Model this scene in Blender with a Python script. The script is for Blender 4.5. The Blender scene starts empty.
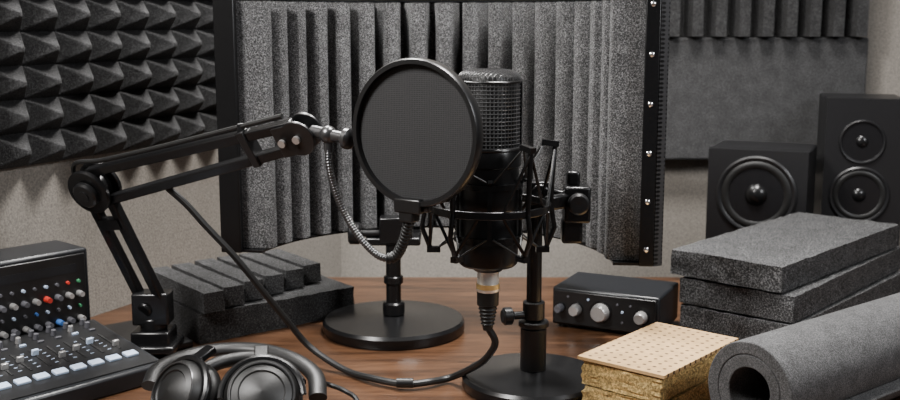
import bpy, math, random
from mathutils import Vector, Matrix, Quaternion, noise
random.seed(4)
F=1080.0; PITCH=math.radians(9.5); CH=0.35
sc=bpy.context.scene
V=Vector
def W(u,v,y):
    """survey: point on a sight line of the photograph at real distance y"""
    dx=(u-450)/F; dv=(v-200)/F
    d=V((dx, math.cos(PITCH)-dv*math.sin(PITCH), -math.sin(PITCH)-dv*math.cos(PITCH)))
    return V((0,0,CH))+d*(y/d.y)
# ------------------------------------------------------------ materials
def newmat(name):
    m=bpy.data.materials.new(name); m.use_nodes=True
    nt=m.node_tree; b=nt.nodes['Principled BSDF']
    return m,nt,b
def N(nt,t,**k):
    n=nt.nodes.new(t)
    for a,c in k.items(): setattr(n,a,c)
    return n
def coords(nt,scale=(1,1,1)):
    tc=N(nt,'ShaderNodeTexCoord'); mp=N(nt,'ShaderNodeMapping')
    nt.links.new(tc.outputs['Object'],mp.inputs['Vector']); mp.inputs['Scale'].default_value=scale
    return mp.outputs['Vector']
def ramp(nt,fac,stops):
    r=N(nt,'ShaderNodeValToRGB'); el=r.color_ramp.elements
    while len(el)<len(stops): el.new(0.5)
    for e,(p,c) in zip(el,stops): e.position=p; e.color=(*c,1)
    nt.links.new(fac,r.inputs['Fac']); return r.outputs['Color']
def g(x,t=(1,1,1)): return (x*t[0],x*t[1],x*t[2])
def plain(name,col,rough=0.5,metal=0.0,nscale=300,bump=0.05,var=0.15,bd=0.0005):
    m,nt,b=newmat(name); vec=coords(nt)
    n=N(nt,'ShaderNodeTexNoise'); n.inputs['Scale'].default_value=nscale; n.inputs['Detail'].default_value=3
    nt.links.new(vec,n.inputs['Vector'])
    c=ramp(nt,n.outputs['Fac'],[(0.3,tuple(x*(1-var) for x in col)),(0.7,tuple(x*(1+var) for x in col))])
    nt.links.new(c,b.inputs['Base Color'])
    b.inputs['Roughness'].default_value=rough; b.inputs['Metallic'].default_value=metal
    if bump>0:
        bp=N(nt,'ShaderNodeBump'); bp.inputs['Strength'].default_value=bump; bp.inputs['Distance'].default_value=bd
        nt.links.new(n.outputs['Fac'],bp.inputs['Height']); nt.links.new(bp.outputs['Normal'],b.inputs['Normal'])
    return m
def foam(name,lo,mid,hi,scale=430,bump=1.0,bd=0.002,tint=(1,1,1.02)):
    m,nt,b=newmat(name); vec=coords(nt)
    n=N(nt,'ShaderNodeTexNoise'); n.inputs['Scale'].default_value=scale; n.inputs['Detail'].default_value=4; n.inputs['Roughness'].default_value=0.8
    n2=N(nt,'ShaderNodeTexNoise'); n2.inputs['Scale'].default_value=scale/12; n2.inputs['Detail'].default_value=2
    for q in (n,n2): nt.links.new(vec,q.inputs['Vector'])
    c=ramp(nt,n.outputs['Fac'],[(0.40,g(lo,tint)),(0.51,g(mid,tint)),(0.61,g(hi,tint))])
    c2=ramp(nt,n2.outputs['Fac'],[(0.3,(0.8,)*3),(0.7,(1.15,)*3)])
    mx=N(nt,'ShaderNodeMix',data_type='RGBA',blend_type='MULTIPLY'); mx.inputs[0].default_value=1
    nt.links.new(c,mx.inputs[6]); nt.links.new(c2,mx.inputs[7]); nt.links.new(mx.outputs[2],b.inputs['Base Color'])
    b.inputs['Roughness'].default_value=0.8; b.inputs['Specular IOR Level'].default_value=0.3
    bp=N(nt,'ShaderNodeBump'); bp.inputs['Strength'].default_value=bump; bp.inputs['Distance'].default_value=bd
    nt.links.new(n.outputs['Fac'],bp.inputs['Height']); nt.links.new(bp.outputs['Normal'],b.inputs['Normal'])
    return m
def dots(name,base,hole,pitch,rad,axes='xy',rough=0.7,metal=0.0):
    m,nt,b=newmat(name); vec=coords(nt,(1/pitch,)*3)
    s=N(nt,'ShaderNodeSeparateXYZ'); nt.links.new(vec,s.inputs[0])
    sq=[]
    for a in axes:
        fr=N(nt,'ShaderNodeMath',operation='FRACT'); nt.links.new(s.outputs['XYZ'.index(a.upper())],fr.inputs[0])
        su=N(nt,'ShaderNodeMath',operation='SUBTRACT'); nt.links.new(fr.outputs[0],su.inputs[0]); su.inputs[1].default_value=0.5
        po=N(nt,'ShaderNodeMath',operation='MULTIPLY'); nt.links.new(su.outputs[0],po.inputs[0]); nt.links.new(su.outputs[0],po.inputs[1]); sq.append(po)
    ad=N(nt,'ShaderNodeMath',operation='ADD'); nt.links.new(sq[0].outputs[0],ad.inputs[0]); nt.links.new(sq[1].outputs[0],ad.inputs[1])
    c=ramp(nt,ad.outputs[0],[(rad*rad*0.8,hole),(rad*rad*1.2+0.004,base)])
    n=N(nt,'ShaderNodeTexNoise'); n.inputs['Scale'].default_value=1.2; n.inputs['Detail'].default_value=5
    nt.links.new(vec,n.inputs['Vector'])
    c2=ramp(nt,n.outputs['Fac'],[(0.3,(0.85,)*3),(0.7,(1.1,)*3)])
    mx=N(nt,'ShaderNodeMix',data_type='RGBA',blend_type='MULTIPLY'); mx.inputs[0].default_value=1
    nt.links.new(c,mx.inputs[6]); nt.links.new(c2,mx.inputs[7]); nt.links.new(mx.outputs[2],b.inputs['Base Color'])
    b.inputs['Roughness'].default_value=rough; b.inputs['Metallic'].default_value=metal
    return m
def wood(name):
    m,nt,b=newmat(name); vec=coords(nt,(2.4,24,24))
    n=N(nt,'ShaderNodeTexNoise'); n.inputs['Scale'].default_value=2.4; n.inputs['Detail'].default_value=9; n.inputs['Distortion'].default_value=1.5; n.inputs['Roughness'].default_value=0.72
    nt.links.new(vec,n.inputs['Vector'])
    c=ramp(nt,n.outputs['Fac'],[(0.33,(0.016,0.0075,0.0036)),(0.47,(0.054,0.0245,0.0115)),(0.70,(0.115,0.056,0.028))])
    nt.links.new(c,b.inputs['Base Color']); b.inputs['Roughness'].default_value=0.30
    bp=N(nt,'ShaderNodeBump'); bp.inputs['Strength'].default_value=0.2; bp.inputs['Distance'].default_value=0.001
    nt.links.new(n.outputs['Fac'],bp.inputs['Height']); nt.links.new(bp.outputs['Normal'],b.inputs['Normal'])
    return m
M_wall=plain('wall_plaster',(0.25,0.228,0.200),0.9,0,420,0.5,0.30,0.001)
M_floor=plain('floor_carpet',(0.06,0.055,0.05),0.95,0,200,0.5,0.3,0.002)
M_wood=wood('desk_wood')
M_pyr=foam('pyramid_foam',0.017,0.034,0.066)
M_shf=foam('shield_foam',0.022,0.090,0.29,700)
M_panel=foam('panel_foam',0.026,0.056,0.11,560)
M_slab=foam('slab_foam',0.011,0.044,0.22,560)
M_slabd=foam('dark_block_foam',0.012,0.034,0.10,560)
M_felt=foam('felt',0.034,0.068,0.125,750,0.6,0.0012)
M_blk=plain('black_metal',(0.007,0.007,0.0075),0.27,0.2,400,0.03)
M_blkg=plain('black_plastic',(0.008,0.008,0.0085),0.33,0,300,0.05)
M_mic=plain('mic_black',(0.007,0.007,0.0075),0.28,0.2,500,0.02)
M_rub=plain('black_rubber',(0.006,0.006,0.006),0.45,0,300,0.05)
M_chr=plain('chrome',(0.70,0.70,0.71),0.22,1.0,200,0.0,0.05)
M_sil=plain('silver_knob',(0.50,0.49,0.48),0.34,0.7,200,0.0,0.05)
M_plug=plain('plug_silver',(0.85,0.81,0.75),0.30,0.65,200,0.0,0.05)
M_gold=plain('brass',(0.92,0.66,0.28),0.28,0.65,200,0.0,0.05)
M_wire=plain('grille_wire',(0.14,0.14,0.143),0.28,0.7,200,0.0,0.05)
M_goose=plain('gooseneck_metal',(0.11,0.11,0.113),0.28,0.85,200,0.0,0.05)
M_panelblk=plain('panel_black',(0.009,0.010,0.012),0.36,0.1,300,0.04)
M_cone=plain('speaker_cone',(0.008,0.008,0.009),0.26,0,250,0.05)
M_cab=plain('speaker_cabinet',(0.009,0.009,0.010),0.36,0,600,0.12)
M_white=plain('white_plastic',(0.46,0.56,0.72),0.4,0,200,0.0,0.05)
M_grey=plain('grey_plastic',(0.08,0.08,0.09),0.4,0,200,0.0,0.05)
M_red=plain('red_plastic',(0.45,0.03,0.02),0.4,0,200,0.0,0.05)
M_blue=plain('blue_plastic',(0.05,0.15,0.42),0.4,0,200,0.0,0.05)
M_green=plain('green_plastic',(0.04,0.2,0.09),0.4,0,200,0.0,0.05)
M_wool=foam('mineral_wool',0.22,0.46,0.80,420,0.8,0.002,(1.0,0.69,0.27))
M_peg=dots('perforated_board',(0.52,0.33,0.15),(0.06,0.03,0.014),0.0100,0.17)
M_perf=dots('perforated_metal',(0.06,0.06,0.063),(0.002,0.002,0.002),0.0042,0.3,'yz',0.4,0.4)
M_screen=dots('pop_fabric',(0.028,0.028,0.0295),(0.003,0.003,0.003),0.0016,0.3,'xz',0.85)
M_leather=plain('headphone_leather',(0.005,0.005,0.005),0.45,0,350,0.12,0.1)
# ------------------------------------------------------------ mesh tools
def frame(d):
    return V((0,0,1)).rotation_difference(V(d).normalized()).to_matrix()
class MB:
    def __init__(s): s.v=[]; s.f=[]
    def add(s,vs,fs):
        o=len(s.v); s.v+= [V(a) for a in vs]; s.f+=[tuple(i+o for i in f) for f in fs]; return s
    def box(s,c,sz,R=None):
        c=V(c); R=R or Matrix.Identity(3)
        vs=[c+R@V((x*sz[0]/2,y*sz[1]/2,z*sz[2]/2)) for x in(-1,1) for y in(-1,1) for z in(-1,1)]
        return s.add(vs,[(0,1,3,2),(4,6,7,5),(0,4,5,1),(2,3,7,6),(0,2,6,4),(1,5,7,3)])
    def bar(s,p0,p1,w,h,up=(0,0,1)):
        p0=V(p0);p1=V(p1); d=(p1-p0).normalized(); sd=d.cross(V(up)).normalized(); u=sd.cross(d)
        R=Matrix((d,sd,u)).transposed()
        return s.box((p0+p1)/2,((p1-p0).length,w,h),R)
    def lathe(s,prof,o=(0,0,0),ax=(0,0,1),seg=40):
        o=V(o); R=frame(ax); vs=[];fs=[];n=len(prof)
        for i in range(seg):
            a=2*math.pi*i/seg
            for r,z in prof: vs.append(o+R@V((r*math.cos(a),r*math.sin(a),z)))
        for i in range(seg):
            j=(i+1)%seg
            for k in range(n-1): fs.append((i*n+k,j*n+k,j*n+k+1,i*n+k+1))
        if prof[0][0]>1e-6: fs.append(tuple(i*n for i in range(seg))[::-1])
        if prof[-1][0]>1e-6: fs.append(tuple(i*n+n-1 for i in range(seg)))
        return s.add(vs,fs)
    def cyl(s,p0,p1,r0,r1=None,seg=28,ch=0.0):
        r1=r0 if r1 is None else r1; p0=V(p0);p1=V(p1); L=(p1-p0).length
        pr=[(r0,0),(r1,L)] if ch<=0 else [(r0-ch,0),(r0,ch),(r1,L-ch),(r1-ch,L)]
        return s.lathe(pr,p0,p1-p0,seg)
    def ring(s,prof,o,ax,seg=64):   # closed cross-section
        o=V(o);R=frame(ax);vs=[];fs=[];n=len(prof)
        for i in range(seg):
            a=2*math.pi*i/seg
            for r,z in prof: vs.append(o+R@V((r*math.cos(a),r*math.sin(a),z)))
        for i in range(seg):
            j=(i+1)%seg
            for k in range(n): l=(k+1)%n; fs.append((i*n+k,j*n+k,j*n+l,i*n+l))
        return s.add(vs,fs)
    def torus(s,o,ax,R,r,seg=56,k=10,sz=1.0):
        return s.ring([(R+r*math.cos(2*math.pi*i/k),sz*r*math.sin(2*math.pi*i/k)) for i in range(k)],o,ax,seg)
    def tube(s,pts,r,seg=8,closed=False,sx=1,sy=1):
        pts=[V(p) for p in pts]; n=len(pts); vs=[];fs=[]
        up=None
        for i,p in enumerate(pts):
            a=pts[i-1] if (i>0 or closed) else p; b=pts[(i+1)%n] if (i<n-1 or closed) else p
            t=(b-a).normalized()
            if up is None:
                up=V((0,0,1)) if abs(t.z)<0.9 else V((1,0,0))
            sd=t.cross(up).normalized(); up=sd.cross(t).normalized()
            rr=r[i] if isinstance(r,(list,tuple)) else r
            for k in range(seg):
                q=2*math.pi*k/seg; vs.append(p+sd*rr*sx*math.cos(q)+up*rr*sy*math.sin(q))
        for i in range(n if closed else n-1):
            j=(i+1)%n
            for k in range(seg): l=(k+1)%seg; fs.append((i*seg+k,i*seg+l,j*seg+l,j*seg+k))
        if not closed: fs.append(tuple(range(seg))[::-1]); fs.append(tuple((n-1)*seg+k for k in range(seg)))
        return s.add(vs,fs)
    def sphere(s,c,r,seg=24,k=12,ax=(0,0,1),sq=1.0):
        return s.lathe([(r*math.sin(math.pi*i/k) if 0<i<k else 0,-sq*r*math.cos(math.pi*i/k)) for i in range(k+1)],c,ax,seg)
def cr(pts,n=8):
    P=[V(p) for p in pts]; P=[P[0]*2-P[1]]+P+[P[-1]*2-P[-2]]; out=[]
    for i in range(1,len(P)-2):
        a,b,c,d=P[i-1:i+3]
        for k in range(n):
            t=k/n; out.append(0.5*((2*b)+(c-a)*t+(2*a-5*b+4*c-d)*t*t+(3*b-a-3*c+d)*t**3))
    out.append(P[-2]); return out
def resample(pts,step):
    out=[pts[0]]; acc=0
    for a,b in zip(pts,pts[1:]):
        L=(b-a).length; s=step-acc
        while s<=L: out.append(a+(b-a)*(s/L)); s+=step
        acc=L-(s-step)
    return out
TM={}
def meta(o,label,cat,group=None):
    o['label']=label; o['category']=cat
    if group: o['group']=group
def thing(name,label,cat,loc=(0,0,0),yaw=0,group=None):
    e=bpy.data.objects.new(name,None); e.empty_display_size=0.03
    sc.collection.objects.link(e); e.location=loc; e.rotation_euler=(0,0,yaw)
    TM[e.name]=Matrix.Translation(V(loc))@Matrix.Rotation(yaw,4,'Z')
    meta(e,label,cat,group); return e
def fin(mb,name,mat,parent=None,world=False,bevel=0,ang=35,label=None,origin=None,yaw=None,segs=2):
    vs=mb.v
    if parent is not None and world:
        inv=TM[parent.name].inverted(); vs=[inv@v for v in vs]
    lo=V([min(v[i] for v in vs) for i in range(3)]); hi=V([max(v[i] for v in vs) for i in range(3)])
    c=(lo+hi)/2
    if parent is None: c=V(origin) if origin is not None else V((c.x,c.y,lo.z))
    me=bpy.data.meshes.new(name); 
    me.from_pydata([tuple(v-c) for v in vs],[],mb.f); me.update()
    import bmesh
    bm=bmesh.new(); bm.from_mesh(me); bmesh.ops.recalc_face_normals(bm,faces=bm.faces); bm.to_mesh(me); bm.free()
    for p in me.polygons: p.use_smooth=True
    try: me.set_sharp_from_angle(angle=math.radians(ang))
    except Exception: pass
    me.materials.append(mat)
    o=bpy.data.objects.new(name,me); sc.collection.objects.link(o); o.location=c
    if parent is not None: o.parent=parent; 
    if parent is not None: TM[o.name]=TM[parent.name]@Matrix.Translation(c)
    if bevel>0:
        b=o.modifiers.new('bevel','BEVEL'); b.width=bevel; b.segments=segs; b.limit_method='ANGLE'; b.angle_limit=math.radians(40)
    if label: o['label']=label
    return o
def rough_box(sx,sy,sz,step,amp,fr=60,squash=0.0,amp2=0,taper=0):
    mb=MB(); nx,ny,nz=[max(1,round(a/step)) for a in (sx,sy,sz)]
    idx={}
    def vid(i,j,k):
        key=(i,j,k)
        if key not in idx:
            tp=1-taper*k/nz
            p=V((-sx/2+sx*i/nx,(-sy/2+sy*j/ny)*tp,sz*k/nz))
            nn=noise.noise_vector(p*fr+V((sx*91,sy*77,squash*100)))*amp
            if amp2 and (i in(0,nx) or j in(0,ny)):
                h=amp2*noise.noise(V((p.x*70,p.y*70,p.z*600+squash*90)))
                nn+=V((h if i==nx else -h if i==0 else 0,h if j==ny else -h if j==0 else 0,0))
            if k==0: nn.z=abs(nn.z)
            if k==nz and amp2: nn.z=-abs(nn.z)
            idx[key]=len(mb.v); mb.v.append(p+nn)
        return idx[key]
    for i in range(nx):
        for j in range(ny):
            for k in (0,nz): mb.f.append((vid(i,j,k),vid(i+1,j,k),vid(i+1,j+1,k),vid(i,j+1,k)))
    for i in range(nx):
        for k in range(nz):
            for j in (0,ny): mb.f.append((vid(i,j,k),vid(i+1,j,k),vid(i+1,j,k+1),vid(i,j,k+1)))
    for j in range(ny):
        for k in range(nz):
            for i in (0,nx): mb.f.append((vid(i,j,k),vid(i,j+1,k),vid(i,j+1,k+1),vid(i,j,k+1)))
    return mb
# ------------------------------------------------------------ room
WD=V((0.4384,0.8988,0)); WN=V((0.8988,-0.4384,0))   # left wall direction / inward normal
WP=V((-0.503,1.10,0))
def wl(y): return WP.x+(y-WP.y)*WD.x/WD.y
def prism(poly,z0,z1):
    mb=MB(); n=len(poly)
    mb.add([(x,y,z0) for x,y in poly]+[(x,y,z1) for x,y in poly],
      [tuple(range(n))[::-1],tuple(range(n,2*n))]+[(i,(i+1)%n,(i+1)%n+n,i+n) for i in range(n)])
    return mb
YB=1.76
def struct(o): o['kind']='structure'; return o
struct(fin(prism([(-2.0,-1.6),(1.9,-1.6),(1.9,YB+.08),(-2.0,YB+.08)],-0.80,-0.75),'floor',M_floor))
struct(fin(prism([(wl(YB),YB),(1.8,YB),(1.8,YB+.08),(wl(YB)-.08,YB+.08)],-0.75,1.5),'wall_back',M_wall))
struct(fin(prism([(wl(YB),YB),(wl(-.3),-.3),(wl(-.3)-.1,-.3),(wl(YB)-.1,YB)],-0.75,1.5),'wall_left',M_wall))
# ------------------------------------------------------------ desk
desk=thing('desk','dark brown wooden desk with a satin grained top','desk',(0.1,0.95,-0.75))
fin(prism([(wl(.45)+.002,.45),(.95,.45),(.95,1.45),(wl(1.45)+.002,1.45)],-0.03,0),'desktop',M_wood,desk,True,0.002)
for x,y in((-.62,.52),(.89,.52),(.89,1.36),(-.30,1.36)):
    fin(MB().box((x,y,-.39),(.05,.05,.72)),'leg',M_blk,desk,True,0.003)
# ------------------------------------------------------------ pyramid foam panel (left wall)
def pyramid_panel():
    mb=MB(); pu,pz=0.048,0.036; nu,nz=13,8; th=0.010; hp=0.028
    st=WP-WD*0.16; z0=0.193
    def P(a,z,h): return st+WD*a+WN*h+V((0,0,z0+z))
    for i in range(nu):
        for j in range(nz):
            a0,a1,b0,b1=i*pu,(i+1)*pu,j*pz,(j+1)*pz
            am=(a0+a1)/2; bm_=(b0+b1)/2; t=0.0030
            vs=[P(a0,b0,th),P(a1,b0,th),P(a1,b1,th),P(a0,b1,th)]
            top=[P(am-t,bm_-t,th+hp),P(am+t,bm_-t,th+hp),P(am+t,bm_+t,th+hp),P(am-t,bm_+t,th+hp)]
            mb.add(vs+top,[(0,1,5,4),(1,2,6,5),(2,3,7,6),(3,0,4,7),(4,5,6,7)])
    A,B=nu*pu,nz*pz
    mb.add([P(0,0,.001),P(A,0,.001),P(A,B,.001),P(0,B,.001),P(0,0,th),P(A,0,th),P(A,B,th),P(0,B,th)],
      [(0,1,2,3),(0,1,5,4),(1,2,6,5),(2,3,7,6),(3,0,4,7)])
    o=fin(mb,'pyramid_foam_panel',M_pyr,ang=20,bevel=.0018,segs=3)
    meta(o,'charcoal pyramid acoustic foam panel mounted on plaster wall','acoustic panel')
pyramid_panel()
# ------------------------------------------------------------ right wall panels
o=fin(MB().box((.405,YB-.0205,.2245),(.512,.039,.195)),'acoustic_panel',M_panel,bevel=.004)
meta(o,'flat mid-grey acoustic foam panel on the wall below a ridged one','acoustic panel')
mb=MB(); x0,x1,z0,z1=.149,.661,.3235,.56; n=14; pr=[]
for i in range(n):
    p=(x1-x0)/n
    for f,h in((0,.020),(.08,.020),(.24,.058),(.70,.058),(.86,.020)): pr.append((x0+(i+f)*p,YB-.001-h))
pr.append((x1,YB-.025))
k=len(pr)
mb.add([(x,y,z0) for x,y in pr]+[(x,y,z1) for x,y in pr]+[(x,YB-.001,z0) for x,y in pr]+[(x,YB-.001,z1) for x,y in pr],
  [(i,i+1,i+1+k,i+k) for i in range(k-1)]+[(i,i+1,i+1+2*k,i+2*k) for i in range(k-1)]+[(i+k,i+1+k,i+1+3*k,i+3*k) for i in range(k-1)]+
  [(0,k,3*k,2*k),(k-1,2*k-1,4*k-1,3*k-1)]+[(i+2*k,i+1+2*k,i+1+3*k,i+3*k) for i in range(k-1)])
o=fin(mb,'wedge_foam_panel',M_pyr,ang=20); meta(o,'dark grey ridged acoustic foam panel high on the wall','acoustic panel')
# ------------------------------------------------------------ isolation shield
def circ3(a,b,c):
    ax,ay=a;bx,by=b;cx,cy=c
    d=2*(ax*(by-cy)+bx*(cy-ay)+cx*(ay-by))
    ux=((ax*ax+ay*ay)*(by-cy)+(bx*bx+by*by)*(cy-ay)+(cx*cx+cy*cy)*(ay-by))/d
    uy=((ax*ax+ay*ay)*(cx-bx)+(bx*bx+by*by)*(ax-cx)+(cx*cx+cy*cy)*(bx-ax))/d
    return ux,uy,math.hypot(ax-ux,ay-uy)
SL,SM,SR=(-.234,1.108),(-.015,1.278),(.201,1.040)
cx,cy,cR=circ3(SL,SM,SR)
aL=math.atan2(SL[1]-cy,SL[0]-cx); aR=math.atan2(SR[1]-cy,SR[0]-cx)
if aL<0: aL+=2*math.pi
SZ0,SZ1=.113,.370
def AP(t,h,z):   # t 0..1 left->right, h inward offset
    a=aL+(aR-aL)*t; r=cR-h; return V((cx+r*math.cos(a),cy+r*math.sin(a),z))
def arcstrip(t0,t1,h0,h1,za,zb,n=60):
    mb=MB(); vs=[];fs=[]
    for i in range(n+1):
        t=t0+(t1-t0)*i/n; vs+=[AP(t,h0,za),AP(t,h1,za),AP(t,h1,zb),AP(t,h0,zb)]
    for i in range(n):
        for q in range(4): w=(q+1)%4; fs.append((4*i+q,4*i+4+q,4*i+4+w,4*i+w))
    fs+= [(0,1,2,3),(4*n,4*n+1,4*n+2,4*n+3)]
    return mb.add(vs,fs)
shield=thing('isolation_shield','curved black metal microphone isolation shield lined with ridged grey foam','microphone shield',(cx,1.25,SZ0))
fin(arcstrip(0,1,-.002,0.0,SZ0,SZ1),'shell',M_perf,shield,True,label='perforated black metal shell')
fin(arcstrip(0,1,-.003,.010,SZ1,SZ1+.003),'top_rim',M_blk,shield,True)
fin(arcstrip(0.0,1,-.003,.040,SZ0-.0030,SZ0-.0005),'bottom_rim',M_blk,shield,True)
nr=18; pr=[]
t0,t1=.008,.996
for i in range(nr):
    jj=random.uniform(-.012,.012)
    for f,h in((0,.003),(.05,.003),(.13+jj,.036),(.19+jj,.0430),(.27+jj,.0455),(.47,.0460),(.66+jj,.0455),(.74+jj,.0430),(.80+jj,.036),(.89,.003)): pr.append((t0+(t1-t0)*(i+f)/nr,max(.002,h+random.uniform(-.0004,.0004))))
pr.append((t1,.003))
mb=MB(); k=len(pr); zl=[SZ0+.0003+(SZ1-SZ0-.002)*j/24 for j in range(25)]; vs=[];fs=[]
for z in zl:
    for t,h in pr: vs.append(AP(t+.0003*noise.noise(V((t*30,z*22,7))),h+.0007*noise.noise(V((t*60,z*60,0))),z))
nz_=len(zl)
for j in range(nz_-1):
    for i in range(k-1): fs.append((j*k+i,j*k+i+1,(j+1)*k+i+1,(j+1)*k+i))
o0=len(vs)
for z in (zl[0],zl[-1]):
    for t,h in pr: vs.append(AP(t,.0006,z))
lt=(nz_-1)*k
for i in range(k-1):
    fs.append((i,i+1,o0+i+1,o0+i)); fs.append((lt+i,lt+i+1,o0+k+i+1,o0+k+i)); fs.append((o0+i,o0+i+1,o0+k+i+1,o0+k+i))
fs.append((0,lt,o0+k,o0)); fs.append((k-1,nz_*k-1,o0+2*k-1,o0+k-1))
mb.add(vs,fs); fin(mb,'foam_lining',M_shf,shield,True,ang=40,label='grey deeply ribbed foam lining')
fin(arcstrip(-.008,.005,-.004,.018,SZ0-.003,SZ1+.003,4),'end_bracket',M_blk,shield,True,.001)
ta=V(AP(1,0,0)-AP(.99,0,0)).normalized(); rn=V((AP(1,1,0)-AP(1,0,0))).normalized()
pend=AP(1.0,.0,0)
R=Matrix((rn,ta,V((0,0,1)))).transposed()
fin(MB().box(pend+rn*.0080+ta*.002+V((0,0,(SZ0+SZ1)/2+.008)),(.0140,.003,SZ1-SZ0+.022),R),'end_flange',M_blk,shield,True,.0008)
d2=(-rn*.55-ta*.35).normalized()
R2=Matrix((d2,d2.cross(V((0,0,1))),V((0,0,1)))).transposed()
fin(MB().box(pend+rn*.0008+ta*.002+d2*.0050+V((0,0,(SZ0+SZ1)/2+.008)),(.010,.0018,SZ1-SZ0+.022),R2),'perforated_edge',M_perf,shield,True,label='perforated black metal edge strip')
for i in range(6):
    z=SZ0+.014+i*(SZ1-SZ0-.010)/5.2
    p=pend+rn*.0085+ta*.0035+V((0,0,z))
    fin(MB().lathe([(0.0026,0),(.0026,.0008),(.0012,.0018),(0,.002)],p,ta,14),'screw',M_chr,shield,True)
PX,PY=-.064,1.192
st=thing('shield_stand','round-based black metal desk stand carrying the isolation shield','stand',(PX,PY,0))
fin(MB().lathe([(.079,0),(.0805,.003),(.0805,.011),(.078,.0145),(.03,.0165),(.018,.0185),(.0,.0185)],seg=72),'base',M_blk,st)
fin(MB().cyl((0,0,.018),(0,0,.101),.0085,ch=.001).cyl((0,0,.018),(0,0,.034),.0125,ch=.002).cyl((0,0,.055),(0,0,.064),.011,ch=.001),'pole',M_blk,st)
fin(MB().box((0,.036,.1045),(.062,.092,.009)).box((0,.000,.117),(.03,.022,.03)),'support_bracket',M_blk,st,bevel=.002)
fin(MB().cyl((-.015,-.002,.113),(-.04,-.002,.113),.004).lathe([(.010,0),(.0125,.002),(.0125,.012),(.010,.014)],(-.036,-.002,.113),(-1,0,0),24),'clamp_knob',M_blkg,st)
fin(MB().cyl((.015,-.002,.113),(.022,-.002,.113),.008),'clamp_nut',M_blkg,st)
# ------------------------------------------------------------ front mic stand
FX,FY=.0800,1.0
ms=thing('microphone_stand','black round-base desk stand holding the shock mount','stand',(FX,FY,0))
fin(MB().lathe([(.067,0),(.0685,.003),(.0685,.010),(.066,.013),(.03,.015),(.018,.018),(0,.018)],seg=72),'base',M_blk,ms)
fin(MB().cyl((0,0,.017),(0,0,.185),.0072,ch=.001),'pole',M_blk,ms)
fin(MB().cyl((0,0,.017),(0,0,.060),.0125,ch=.0015).cyl((0,0,.060),(0,0,.066),.0145,ch=.001).cyl((0,0,.0675),(0,0,.085),.0105,ch=.001),'height_collar',M_blkg,ms)
fin(MB().cyl((0,0,.072),(-.022,-.006,.072),.0038).lathe([(.005,0),(.0085,.002),(.0085,.009),(.006,.011)],(-.020,-.0055,.072),(-1,-.25,0),12),'height_knob',M_blkg,ms)
fin(MB().box((.004,0,.190),(.020,.018,.022)).cyl((.004,-.012,.190),(.004,.012,.190),.009),'top_clamp',M_blk,ms,bevel=.0015)
# ------------------------------------------------------------ microphone
MX,MY=.0343,.95
mic=thing('condenser_microphone','black large-diaphragm condenser microphone with dark mesh grille','microphone',(MX,MY,.127))
fin(MB().lathe([(0,0),(.0125,0),(.014,.002),(.0150,.003),(.0240,.005),(.0262,.007),(.0268,.010),(.0268,.055),(.0260,.0565),(.0268,.058),(.0270,.062),(.0270,.094),(.0290,.096),(.0290,.109),(.0278,.111),(0,.111)],seg=64),'body',M_mic,mic)
fin(MB().lathe([(.0245,.109),(.0245,.166),(.021,.174),(.010,.1765),(0,.177)],seg=40),'grille_core',M_rub,mic)
GR=.0278; zb,zt=.111,.171
mb=MB(); nh=52; L=zt-zb
for i in range(nh):
    a0=2*math.pi*i/nh
    mb.tube([(GR*math.cos(a0),GR*math.sin(a0),zb),(GR*math.cos(a0),GR*math.sin(a0),zt)],.00055,4)
nn_=18
for i in range(nn_): mb.torus((0,0,zb+L*(i+.5)/nn_),(0,0,1),GR+.0003,.00055,48,4)
def dome(r): 
    q=min(1,r/GR); return zt+.0092*math.sqrt(max(0,1-q**4.0))
sp=.0030; kk=int(GR/sp)
for ax in(0,1):
    for i in range(-kk,kk+1):
        a=i*sp; m_=math.sqrt(GR*GR-a*a); pts=[]
        for t in range(21):
            b=-m_*math.cos(math.pi*t/20); x,y=(a,b) if ax==0 else (b,a)
            x,y=(x-y)*.7071,(x+y)*.7071
            pts.append((x,y,dome(math.hypot(x,y))))
        mb.tube(pts,.00055,4)
fin(mb,'mesh_grille',M_wire,mic,label='woven dark metal mesh grille')
mb=MB().torus((0,0,.1695),(0,0,1),.0281,.0012).torus((0,0,.111),(0,0,1),.0284,.0016)
for a in(0,180): 
    q=math.radians(a-12); mb.box((.0283*math.cos(q),.0283*math.sin(q),.140),(.0024,.005,.060),Matrix.Rotation(q,3,'Z'))
fin(mb,'grille_frame',M_mic,mic)
# ------------------------------------------------------------ shock mount
sm=thing('shock_mount','black spider shock mount suspending the microphone with elastic cords','shock mount',(MX,MY,.125))
C=lambda r,a,z:(MX+r*math.cos(math.radians(a)),MY+r*math.sin(math.radians(a)),z)
mb=MB(); mb.ring([(.0530,-.0035),(.0560,-.0035),(.0560,.0035),(.0530,.0035)],(MX,MY,.186),(0,0,1)); 
fin(mb,'outer_ring',M_blk,sm,True,.0008)
angs=[2,70,118,178,235,305]
for a in angs:
    mb=MB(); zt_=.242 if a in(2,305) else .226
    top=V(C(.059,a,zt_)); bot=V(C(.052,a,.147)); midp=V(C(.0560,a,.186))
    mb.tube([top,C(.0570,a,.212),midp],.0022,8)
    mb.tube([midp,C(.0595,a,.166),bot],.0022,8)
    for d in(-24,24):
        if a in(2,178,305): mb.tube([C(.0590,a,zt_-.004),C(.0545,a+d,.188)],.0015,6)
        mb.tube([C(.0525,a,.149),C(.0550,a+d,.184)],.0015,6)
    mb.bar(V(C(.047,a,zt_+.001)),V(C(.062,a,zt_-.001)),.006,.005)
    mb.bar(V(C(.043,a,.146)),V(C(.055,a,.146)),.006,.005)
    fin(mb,'prong',M_blk,sm,True)
mb=MB()
mb.ring([(.0280,-.0025),(.031,-.0025),(.031,.0025),(.0280,.0025)],(MX,MY,.206),(0,0,1))
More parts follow.
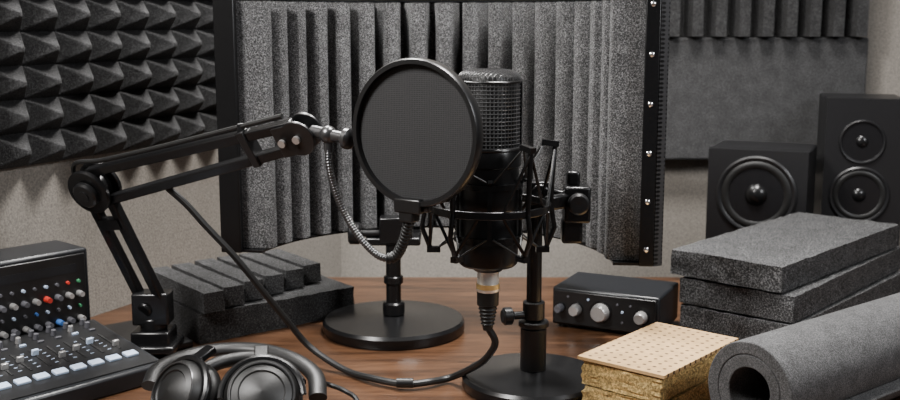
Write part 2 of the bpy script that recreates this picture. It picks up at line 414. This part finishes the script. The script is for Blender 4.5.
mb.ring([(.0272,-.003),(.031,-.003),(.031,.003),(.0272,.003)],(MX,MY,.158),(0,0,1))
for a in (20,110,200,270,340):
    mb.bar(C(.0297,a,.158),C(.0297,a,.206),.004,.0024,up=(math.cos(math.radians(a)),math.sin(math.radians(a)),0))
    mb.bar(C(.0285,a,.208),C(.038,a,.213),.004,.003)
fin(mb,'inner_basket',M_blk,sm,True)
for i,a in enumerate(angs):
    zt_=.242 if a in(2,305) else .226
    for d in(-30,30):
        fin(MB().tube([C(.049,a,zt_),C(.036,a+d,.212)],.0009,6),'elastic_cord',M_rub,sm,True)
        fin(MB().tube([C(.046,a,.147),C(.0315,a+d,.161)],.0009,6),'elastic_cord',M_rub,sm,True)
mb=MB(); J=V((.116,.985,.186))
mb.bar(V(C(.054,12,.186)),J,.008,.014)
mb.box(J+V((.001,0,-.004)),(.024,.024,.034)); mb.box(J+V((-.003,.002,-.030)),(.019,.018,.022)); mb.box(J+V((-.002,.004,.019)),(.012,.013,.014))
mb.bar(J+V((-.002,.006,-.002)),V((.092,1.0,.188)),.010,.014)
fin(mb,'swivel_joint',M_blk,sm,True,.0025)
fin(MB().lathe([(.0085,0),(.010,.002),(.010,.006),(.008,.008),(.003,.008),(0,.0075)],J+V((.001,-.012,-.002)),(0,-1,0),20),'swivel_knob',M_blkg,sm,True)
# ------------------------------------------------------------ microphone cable with plug
cab=thing('microphone_cable','black audio cable with brass-banded silver plug under the microphone','cable',(MX,MY,.003))
fin(MB().lathe([(.0098,0),(.0104,.001),(.0104,.005),(.0098,.006),(.0098,.019),(.0,.019)],(MX,MY,.1075),seg=32),'plug_shell',M_plug,cab,True,label='silver metal plug shell')
fin(MB().ring([(.0100,0),(.0107,0),(.0107,.0045),(.0100,.0045)],(MX,MY,.1105),(0,0,1),32),'plug_band',M_gold,cab,True,label='brass ring')
pp=[(.0100,0),(.0098,-.012)]
for i in range(6): pp+=[(.0094-.0006*i,-.0125-.0035*i),(.0080-.0006*i,-.0135-.0035*i),(.0080-.0006*i,-.0150-.0035*i)]
pp+=[(.0042,-.036)]
fin(MB().lathe(pp[::-1],(MX,MY,.1072),seg=28),'strain_relief',M_rub,cab,True)
path=[V((MX,MY,.074)),W(495,341,.951),W(491,352,.957),W(479,364,.972),W(452,377,1.008),W(428,382,.995),W(405,384,.990),W(375,379,1.005),W(345,370,1.035),W(310,347,1.06),W(285,318,1.055),W(262,290,1.045),W(235,257,1.035),W(205,225,1.025),W(186,204,1.02),W(168,188,1.018)]
for p in path: p.z=max(p.z,.0036)
fin(MB().tube(cr(path,10),.0034,10),'cable_lead',M_rub,cab,True)
q=path[6]; fin(MB().tube([q+V((-.008,0,.0012)),q+V((.008,-.0005,.0012))],.0048,12),'cable_tie',M_blkg,cab,True)
# ------------------------------------------------------------ boom arm
B0=V((-.312,1.10,0)); P1=V((-.312,1.10,.058)); J1=W(95,187,1.055); J2=W(302,134,.93)
boom=thing('boom_arm','black articulated microphone boom arm with parallel bars','boom arm',B0)
dl=(J1-P1).normalized(); du=(J2-J1).normalized(); NN=du.cross(dl).normalized()
if NN.y>0: NN=-NN
yk=math.radians(38.5); fl=V((-.272,1.135,0)); exk=V((math.cos(yk),math.sin(yk),0)); eyk=V((-math.sin(yk),math.cos(yk),0))
fin(MB().box(fl-exk*.043+eyk*.055+V((0,0,.004)),(.066,.120,.008),Matrix.Rotation(yk,3,'Z')),'base_plate',M_blkg,boom,True,.002)
fin(MB().box(B0+V((0,0,.011)),(.052,.048,.008)).box(B0+V((0,0,.02)),(.040,.036,.018)).cyl(B0+V((0,0,.028)),B0+V((0,0,.042)),.014),'clamp_base',M_blk,boom,True,.002)
side=dl.cross(NN).normalized()
fin(MB().box(P1+V((0,0,-.006)),(.038,.026,.034)).cyl(P1+NN*.012,P1+NN*.017,.008),'swivel_bracket',M_blk,boom,True,.002)
for sgn in(-1,1):
    a=P1+side*.0130*sgn; b=J1+side*.0130*sgn-dl*.01
    fin(MB().bar(a,b,.010,.0095,up=NN),'lower_bar',M_blk,boom,True,.0015)
fin(MB().bar(P1+dl*.1+NN*.002-side*.013,P1+dl*.1+NN*.002+side*.013,.012,.008,up=NN),'cross_brace',M_blk,boom,True)
mb=MB()
for o_ in(-.0095,.0095):
    mb.cyl(J1+NN*(o_-.0025),J1+NN*(o_+.0025),.0235,ch=.0008,seg=40)
mb.cyl(J1-NN*.008,J1+NN*.008,.016)
fin(mb,'elbow_joint',M_blk,boom,True)
fin(MB().cyl(J1+NN*.0115,J1+NN*.0185,.0135,ch=.0018).cyl(J1+NN*.0185,J1+NN*.0195,.006),'elbow_knob',M_blkg,boom,True)
upv=NN.cross(du).normalized()
if upv.z<0: upv=-upv
for sgn in(-1,1):
    fin(MB().bar(J1+upv*.0165*sgn+du*.004,J2+upv*.0105*sgn-du*.004,.010,.0095,up=upv),'upper_bar',M_blk,boom,True,.0015)
mb=MB()
for o_ in(-.008,.008):
    mb.cyl(J2+NN*(o_-.0015),J2+NN*(o_+.0015),.0165,ch=.0006,seg=36)
    mb.bar(J2+NN*o_-du*.022,J2+NN*o_,.003,.028,up=upv)
mb.cyl(J2-NN*.008,J2+NN*.008,.006)
fin(mb,'head_joint',M_blkg,boom,True)
for k_,q in enumerate((-.016,0)):
    fin(MB().cyl(J2+du*q+NN*.0095,J2+du*q+NN*.0122,.0036,seg=14),'bolt',M_sil,boom,True,label='steel bolt')
E0=J2+du*.012; E1=W(344,138,.905)
fin(MB().cyl(E0,E0+(E1-E0)*.35,.0055).sphere(E0+(E1-E0)*.5,.0078).cyl(E0+(E1-E0)*.55,E1,.005).lathe([(.007,0),(.009,.002),(.009,.006),(.006,.008)],E1,E1-E0,16).cyl(E0+(E1-E0)*.5-V((0,0,.014)),E0+(E1-E0)*.5,.004),'swivel_head',M_goose,boom,True,label='steel ball swivel')
cl=J1+(J2-J1)*.78
fin(MB().bar(cl-du*.004,cl+du*.004,.014,.036,up=upv).box(cl+upv*.020,(.006,.006,.008)),'cable_clip',M_blkg,boom,True,.0008)
pts=[J1-du*.02+upv*.005-V((0,0,.004)),J1-du*.008+upv*.0280,J1+du*.03+upv*.0250,J1+(J2-J1)*.4+upv*.0225,cl+upv*.0210,J2-du*.01+upv*.0205]
fin(MB().tube(cr(pts,8),.0024,8),'arm_cable',M_rub,boom,True)
# ------------------------------------------------------------ pop filter
PC=W(416,133,.87); a=math.radians(31); pn=V((-math.sin(a),-math.cos(a),.0)).normalized(); PR=.0602
pop=thing('pop_filter','round black mesh pop filter on a flexible gooseneck','pop filter',PC-V((0,0,PR)))
fin(MB().ring([(PR-.0045,-.0055),(PR-.0008,-.0055),(PR,-.004),(PR,.004),(PR-.0008,.0055),(PR-.0045,.0055),(PR-.0052,0)],PC,pn,96),'hoop',M_blkg,pop,True)
scn=fin(MB().lathe([(0,.0012),(PR-.005,.0004),(PR-.005,-.0004),(0,-.0012)],seg=72,ax=(0,-1,0)),'mesh_screen',M_screen,pop,label='fine woven black mesh')
scn.location=(0,0,PR); scn.rotation_euler=(0,0,-a)
CB=PC-V((0,0,PR+.0005))+V((-.004,.004,0))
R=Matrix.Rotation(-a,3,'Z')
fin(MB().box(CB+V((0,0,.001)),(.026,.016,.012),R).box(CB+V((-.002,0,-.008)),(.014,.012,.010),R).cyl(CB+V((.01,-.006,0)),CB+V((.016,-.010,0)),.004),'clamp',M_blkg,pop,True,.0015)
gp=[E0+(E1-E0)*.5-V((0,0,.012)),W(329,165,.91),W(335,190,.91),W(347,217,.91),W(362,240,.905),W(379,256,.90),W(394,257,.895),W(403,243,.885),CB+V((-.002,0,-.012))]
path=resample(cr(gp,40),.0006); n=len(path); cut=int(n*.70)
fin(MB().tube(path[:cut],[.0032+.00035*math.sin(i*math.pi/2) for i in range(cut)],10),'gooseneck',M_goose,pop,True,ang=80,label='ribbed dark steel gooseneck')
fin(MB().tube(path[cut-1:],[.0044+.0006*math.sin(i*math.pi/3) for i in range(n-cut+1)],12),'gooseneck_sleeve',M_rub,pop,True,ang=80)
# ------------------------------------------------------------ speakers
def driver(sp,cx_,z,r,y0,tw=False):
    fin(MB().ring([(r*.93,0),(r*1.08,0),(r*1.08,.002),(r*1.03,.0035),(r*.97,.003),(r*.93,.001)],(cx_,y0,z),(0,-1,0),56),'driver_frame',M_cab,sp)
    if tw:
        fin(MB().lathe([(r*.95,.001),(r*.8,-.002),(r*.6,-.006),(r*.48,-.0075),(0,-.008)],(cx_,y0,z),(0,-1,0),48),'waveguide',M_cone,sp)
        fin(MB().sphere((cx_,y0+.0065,z),r*.42,28,14,(0,-1,0),.85),'dome',M_blk,sp)
        return
    fin(MB().torus((cx_,y0-.0005,z),(0,-1,0),r*.84,r*.11,56,12,.55),'surround',M_rub,sp)
    fin(MB().lathe([(r*.76,.001),(r*.6,-.0065),(r*.45,-.0115),(r*.3,-.0150),(0,-.0155)],(cx_,y0,z),(0,-1,0),48),'cone',M_cone,sp)
    fin(MB().sphere((cx_,y0+.0085,z),r*.36,28,14,(0,-1,0),.95),'dust_cap',M_blk,sp)
def speaker(label,loc,yaw,w,d,h,drv):
    sp=thing('studio_monitor',label,'speaker',loc,yaw,'studio monitor speakers')
    fin(MB().box((0,d/2+.018,h/2),(w,d-.0,h)),'cabinet',M_cab,sp,bevel=.003)
    mb=MB(); zs=[0]+[((drv[i][1]+drv[i][2])+(drv[i+1][1]-drv[i+1][2]))/2 for i in range(len(drv)-1)]+[h]
    for i,(cx_,z,r) in enumerate(drv):
        zl,zh=zs[i],zs[i+1]; n=64; ins=[];out=[]
        for q in range(n):
            t=2*math.pi*(q+.5)/n; c_,s_=math.cos(t),math.sin(t)
            k1=(w/2)/abs(c_) if abs(c_)>1e-6 else 1e9
            k2=((zh-z) if s_>0 else (z-zl))/abs(s_) if abs(s_)>1e-6 else 1e9
            kk_=min(k1,k2); out.append((c_*kk_,0,z+s_*kk_)); ins.append((c_*r*.95,0,z+s_*r*.95))
        for c2 in ((-w/2,zl),(w/2,zl),(w/2,zh),(-w/2,zh)):
            bi=min(range(n),key=lambda q:(out[q][0]-c2[0])**2+(out[q][2]-c2[1])**2); out[bi]=(c2[0],0,c2[1])
        bk=[(x,.018,zz) for x,_,zz in ins]; ob=[(x,.0185,zz) for x,_,zz in out]
        fs=[(q,(q+1)%n,n+(q+1)%n,n+q) for q in range(n)]+[(n+q,n+(q+1)%n,2*n+(q+1)%n,2*n+q) for q in range(n)]+[(q,(q+1)%n,3*n+(q+1)%n,3*n+q) for q in range(n)]
        mb.add(out+ins+bk+ob,fs)
    fin(mb,'baffle',M_cab,sp,ang=30)
    for i,(cx_,z,r) in enumerate(drv): driver(sp,cx_,z,r,0,i==1)
    s=thing('speaker_stand','black metal floor stand under a studio monitor','speaker stand',(loc[0],loc[1],-.75),yaw,'speaker stands')
    hz=loc[2]+.75
    fin(MB().box((0,d/2+.01,.008),(.11,.11,.016)),'base',M_blk,s,bevel=.002)
    fin(MB().cyl((0,d/2+.01,.016),(0,d/2+.01,hz-.008),.02),'column',M_blk,s)
    fin(MB().box((0,d/2+.01,hz-.004),(w*.8,d*.8,.008)),'top_plate',M_blk,s)
p=W(756,195,1.52)
speaker('compact black studio monitor with a single large driver',(p.x,1.52,-.036),math.radians(-24),.138,.097,.203,[(0,p.z+.036,.052)])
p1=W(857,142,1.575); p2=W(861,194,1.575)
speaker('tall black studio monitor with small tweeter over a woofer',(p1.x+.012,1.575,-.036),math.radians(-13),.112,.095,.272,[(-.004,p2.z+.036-.002,.0395),(-.004,p1.z+.036,.0300)])
# ------------------------------------------------------------ audio interface
AY=math.radians(-26)
ai=thing('audio_interface','small black audio interface with silver front knobs','audio interface',(.1176,1.205,0),AY)
W_,D_,H_=.125,.085,.044
fin(MB().box((W_/2,D_/2,.004+H_/2),(W_,D_,H_)),'case',M_panelblk,ai,bevel=.0025)
fin(MB().box((W_/2,-.001,.004+H_/2),(W_-.006,.003,H_-.006)),'front_panel',M_blkg,ai,bevel=.0008)
for x,r,m_ in((.011,.0050,M_grey),(.030,.0068,M_sil),(.059,.0105,M_sil),(.106,.0072,M_sil)):
    zc=.004+H_*.48
    fin(MB().lathe([(r*.95,0),(r,.001),(r*.88,.010),(r*.75,.0115),(0,.0112)],(x,-.0025,zc),(0,-1,0),24),'knob',m_,ai)
    fin(MB().ring([(r*1.05,0),(r*1.25,0),(r*1.25,.001),(r*1.05,.001)],(x,-.0022,zc),(0,-1,0),28),'knob_ring',M_blk,ai)
for x,z,m_ in((.044,.038,M_white),(.078,.036,M_grey),(.084,.016,M_grey),(.084,.028,M_white),(.093,.036,M_grey),(.020,.039,M_grey)):
    fin(MB().cyl((x,-.002,z),(x,-.0042,z),.0013,seg=12),'indicator',m_,ai)
for x in(.01,W_-.01):
    for y in(.01,D_-.01): fin(MB().cyl((x,y,0),(x,y,.005),.005,seg=16),'foot',M_rub,ai)
# ------------------------------------------------------------ slab stack
def slab(name,label,cat,sx,sy,sz,loc,yaw,mat,grp,amp=.0012,amp2=0,step=.006,taper=0):
    mb=rough_box(sx,sy,sz,step,amp,90,loc[2],amp2,taper)
    o=fin(mb,name,mat,ang=50,origin=(0,0,0)); o.location=loc; o.rotation_euler=(0,0,yaw); meta(o,label,cat,grp); return o
ys=math.radians(48.5); L_,D2=.335,.135; T_=.0300
lc=V((.257,1.207,0)); ex=V((math.cos(ys),math.sin(ys),0)); ey=V((math.sin(ys),-math.cos(ys),0))
for i,(dx_,dy_,da,dl_) in enumerate(((.0,.012,0.0,.0),(.003,.007,.015,.004),(-.004,.0,-.02,-.008))):
    c=lc+ex*(L_/2+dx_-.004)+ey*(D2/2+dy_)
    slab('foam_slab','thick charcoal speckled acoustic foam slab lying in a stack','foam slab',L_+dl_,D2,T_-.0012,(c.x,c.y,i*(T_+.0012)),ys+da,M_slab,'stacked acoustic foam slabs')
# ------------------------------------------------------------ mineral wool + perforated board
yb=math.radians(50); bl=V((.118,.942,0)); ex=V((math.cos(yb),math.sin(yb),0)); ey=V((math.sin(yb),-math.cos(yb),0))
c=bl+ex*.070+ey*.0425
for i in range(2):
    slab('mineral_wool_batt','yellow fibrous mineral wool insulation batt under a perforated board','insulation',.137,.081,.0218,(c.x,c.y,i*.0228),yb+(.02,-.02)[i],M_wool,'stacked mineral wool batts',.0010,.0028,.0024)
o=fin(rough_box(.144,.088,.0030,.01,.0002),'perforated_board',M_peg,origin=(0,0,0)); o.location=(c.x,c.y,.0466); o.rotation_euler=(0,0,yb)
meta(o,'tan perforated acoustic board resting on mineral wool batts','board')
# ------------------------------------------------------------ felt roll
mb=MB(); ax=V((.78,.625,0)).normalized(); sx=V((.625,-.78,0)).normalized(); RO=.0485; c0=V((.247,.848,RO+.0006)); LR=.34
turns=2.1; th=.0108; nT=150; sec=[]
for i in range(nT+1):
    t=i/nT*turns; ro=RO-th*1.03*(turns-t) ; an=-math.pi*.15+2*math.pi*(t-turns)
    sec.append((an,ro-th*(.8+.2*min(1,t/.4)),ro))
vs=[];fs=[]
for an,ri,ro in sec:
    d=sx*math.cos(an)+V((0,0,1))*math.sin(an)
    for l in(0,LR):
        for r_ in(ri,ro): vs.append(c0+ax*l+d*(r_+.0003*noise.noise(V((an*3,l*20,r_*90)))))
for i in range(nT):
    a_=4*i;b_=4*i+4
    fs+=[(a_,b_,b_+1,a_+1),(a_+2,b_+2,b_+3,a_+3),(a_,b_,b_+2,a_+2),(a_+1,b_+1,b_+3,a_+3)]
fs+=[(0,1,3,2),(4*nT,4*nT+1,4*nT+3,4*nT+2)]
mb.add(vs,fs); o=fin(mb,'felt_roll',M_felt,ang=50,bevel=.0009); meta(o,'rolled sheet of grey acoustic felt lying on the desk','felt roll')
# ------------------------------------------------------------ dark foam block and bars
c=fl+exk*.10+eyk*.070
slab('foam_block','dark charcoal foam block lying flat on the desk','foam block',.20,.14,.034,(c.x,c.y,0),yk,M_slabd,None)
for i,(x,l,oy) in enumerate(((.011,.150,.068),(.041,.142,.074),(.072,.136,.081),(.103,.128,.086),(.134,.118,.090),(.165,.104,.094))):
    c=fl+exk*(x+.004)+eyk*oy
    slab('foam_bar','dark foam bar laid across a charcoal foam block','foam bar',l,.0250,.0225,(c.x,c.y,.0357),yk+math.radians(89)+random.uniform(-.02,.02),M_slabd,'cut foam bars',.0005,taper=.06)
# ------------------------------------------------------------ mixer: rack and console
ym=math.radians(48); ex=V((math.cos(ym),math.sin(ym),0)); en=V((math.sin(ym),-math.cos(ym),0))
Bc=V((-.278,1.018,0)); CW,CD=.20,.133
con=thing('mixing_console','black sloped mixing console with faders and pale buttons','mixer',Bc-ex*CW/2-en*CD/2,ym)
zf,zr=.018,.038
mb=MB(); hw,hd=CW/2,CD/2
mb.add([(-hw,-hd,0),(hw,-hd,0),(hw,hd,0),(-hw,hd,0),(-hw,-hd,zf),(hw,-hd,zf),(hw,hd,zr),(-hw,hd,zr)],[(3,2,1,0),(4,5,6,7),(0,1,5,4),(1,2,6,5),(2,3,7,6),(3,0,4,7)])
fin(mb,'console_body',M_panelblk,con,bevel=.0025)
sl=math.atan2(zr-zf,CD); Rs=Matrix.Rotation(sl,3,'X')
def S(x,y,h): return V((x,y,zf+(y+hd)/CD*(zr-zf)))+Rs@V((0,0,h))
fin(MB().box(S(0,0,.0004),(CW-.012,CD-.012,.0016),Rs),'face_plate',M_blkg,con)
cols=[hw-.020-i*.0185 for i in range(9)]
for i,x in enumerate(cols):
    fin(MB().box(S(x,-hd+.032,.0024),(.0130,.0100,.003),Rs),'pad_button',M_white,con,bevel=.0008)
    fin(MB().box(S(x,.004,.0014),(.0024,.042,.001),Rs),'fader_slot',M_rub,con)
    yy=-.008+.024*((i*5)%7)/7
    fin(MB().box(S(x,yy,.0042),(.0065,.0034,.0060),Rs),'fader_cap',M_white if i in(1,4) else M_sil,con,bevel=.0006)
    fin(MB().cyl(S(x,hd-.011,.001),S(x,hd-.011,.007),.0030,.0024,seg=16),'knob',M_grey,con)
    fin(MB().cyl(S(x,hd-.0205,.001),S(x,hd-.0205,.007),.0030,.0024,seg=16),'knob',[M_grey,M_sil,M_grey][i%3],con)
    fin(MB().box(S(x,hd-.030,.002),(.006,.003,.0018),Rs),'small_button',[M_grey,M_grey,M_white][(i+1)%3],con)
for j in range(7):
    for m_ in range(5):
        fin(MB().box(S(cols[0]-.00925-.0185*j,-.012+.008*m_,.0013),(.0035,.0006,.0004),Rs),'scale_mark',M_white,con)
RW,RD,RH=.12,.062,.114
A_=Bc-en*(CD+.005)
rk=thing('signal_processor','black audio processor box with rows of small coloured knobs','audio processor',A_-ex*RW/2-en*RD/2,ym)
fin(MB().box((0,0,RH/2),(RW,RD,RH)),'case',M_panelblk,rk,bevel=.003)
fin(MB().box((0,-RD/2-.0005,RH/2+.002),(RW-.010,.003,RH-.014)),'front_panel',M_blkg,rk,bevel=.0008)
fin(MB().box((0,-RD/2-.0018,RH-.019),(RW-.030,.001,.009)),'display_strip',M_panelblk,rk)
tags={(1,1):M_red,(3,4):M_blue,(3,0):M_green,(3,1):M_white,(3,3):M_white,(1,5):M_white,(1,3):M_white,(4,2):M_blue,(4,5):M_sil,(2,3):M_red,(3,6):M_white,(2,6):M_sil,(2,1):M_sil,(4,7):M_sil,(2,4):M_sil,(4,0):M_sil,(1,0):M_green,(2,0):M_sil}
for r_ in range(1,6):
    for c_ in range(9):
        x=RW/2-.014-c_*.0120; z=RH-.020-r_*.0132
        m_=tags.get((r_,c_),M_grey)
        rr=.0034 if r_ in(2,4) else .0019
        fin(MB().cyl((x,-RD/2-.002,z),(x,-RD/2-(.010 if rr>.003 else .005),z),rr,rr*.8,seg=16),'knob',m_,rk)
# ------------------------------------------------------------ headphones
c1=W(181,394,.882); c2=W(262,397,.872)
hp=thing('headphones','black over-ear studio headphones lying on the desk','headphones',(-.20,.93,0))
def cup(c,n,r):
    c=V(c);n=V(n).normalized()
    fin(MB().torus(c-n*.014,n,r*.78,r*.30,48,14,1.0),'ear_cushion',M_leather,hp,True)
    fin(MB().lathe([(r*.88,-.012),(r*.98,-.008),(r*1.0,0),(r*.97,.006),(r*.88,.0105),(r*.82,.0110),(r*.80,.0095),(r*.62,.0120),(r*.58,.0110),(r*.30,.0145),(0,.0155)],c,n,56),'ear_cup',M_leather,hp,True)
    fin(MB().torus(c+n*.0106,n,r*.85,.0007,56,6),'trim_ring',M_goose,hp,True,label='thin metal ring on ear cup')
n1=V((-.55,-.62,.50)); n2=V((.12,-.74,.60))
cup(c1,n1,.029); cup(c2,n2,.032)
band=cr([W(150,386,.90),W(160,368,.925),W(190,355,.955),W(225,349,.97),W(262,350,.968),W(295,360,.945),W(315,376,.92),W(318,398,.89)],12)
for p_ in band: p_.z=max(p_.z,.012)
fin(MB().tube(band,.0080,14,sx=1.0,sy=.70),'headband',M_leather,hp,True)
band2=cr([W(196,374,.905),W(222,362,.925),W(255,358,.935),W(285,367,.92),W(300,384,.90)],10)
fin(MB().tube(band2,.0062,12),'headband_pad',M_leather,hp,True)
for c,n,r in((c1,n1,.0315),(c2,n2,.0345)):
    n=n.normalized(); t=n.cross(V((0,0,1))).normalized(); b=t.cross(n)
    if b.z<0: b=-b
    arcp=[c+t*r*math.cos(q)+b*r*math.sin(q)+n*.001 for q in [math.pi*i/20 for i in range(21)]]
    fin(MB().tube(arcp,.0030,8),'yoke',M_blk,hp,True)
    fin(MB().bar(c+b*r*.95,c+b*(r+.014)-n*.012,.012,.006,up=n),'slider',M_blk,hp,True,.001)
hc=cr([W(316,380,.925),W(330,385,.94),W(345,391,.93),W(358,402,.92),V((-.07,.86,.004))],8)
for p_ in hc: p_.z=max(p_.z,.003)
fin(MB().tube(hc,.0022,8),'cable_lead',M_rub,hp,True)
# ------------------------------------------------------------ lights
def area(name,loc,tgt,size,power,col=(1,1,1),spread=180):
    l=bpy.data.lights.new(name,'AREA'); l.energy=power; l.size=size; l.color=col; l.spread=math.radians(spread)
    o=bpy.data.objects.new(name,l); sc.collection.objects.link(o); o.location=loc
    o.rotation_euler=(V(tgt)-V(loc)).to_track_quat('-Z','Y').to_euler()
area('key_light',(-.72,.42,1.08),(0.02,1.15,.1),.34,35,(1,.975,.95))
area('fill_light',(1.1,.3,.9),(0.1,1.2,.1),.35,11,(.97,.98,1))
area('top_light',(.25,1.12,1.30),(.15,1.12,0),.28,15,(1,.97,.94),100)
area('rim_light',(-.25,1.45,.95),(-.15,1.0,.1),.25,9,(1,.98,.95),120)
w=bpy.data.worlds.new('world'); sc.world=w; w.use_nodes=True
w.node_tree.nodes['Background'].inputs[0].default_value=(.82,.82,.84,1); w.node_tree.nodes['Background'].inputs[1].default_value=.09
# ------------------------------------------------------------ camera
cd=bpy.data.cameras.new('camera'); cam=bpy.data.objects.new('camera',cd); sc.collection.objects.link(cam)
cam.location=(0,0,CH); cam.rotation_euler=(math.radians(90)-PITCH,0,0)
cd.sensor_width=36; cd.lens=F*36/900; cd.clip_start=.01
cd.dof.use_dof=True; cd.dof.focus_distance=.96; cd.dof.aperture_fstop=10
sc.camera=cam
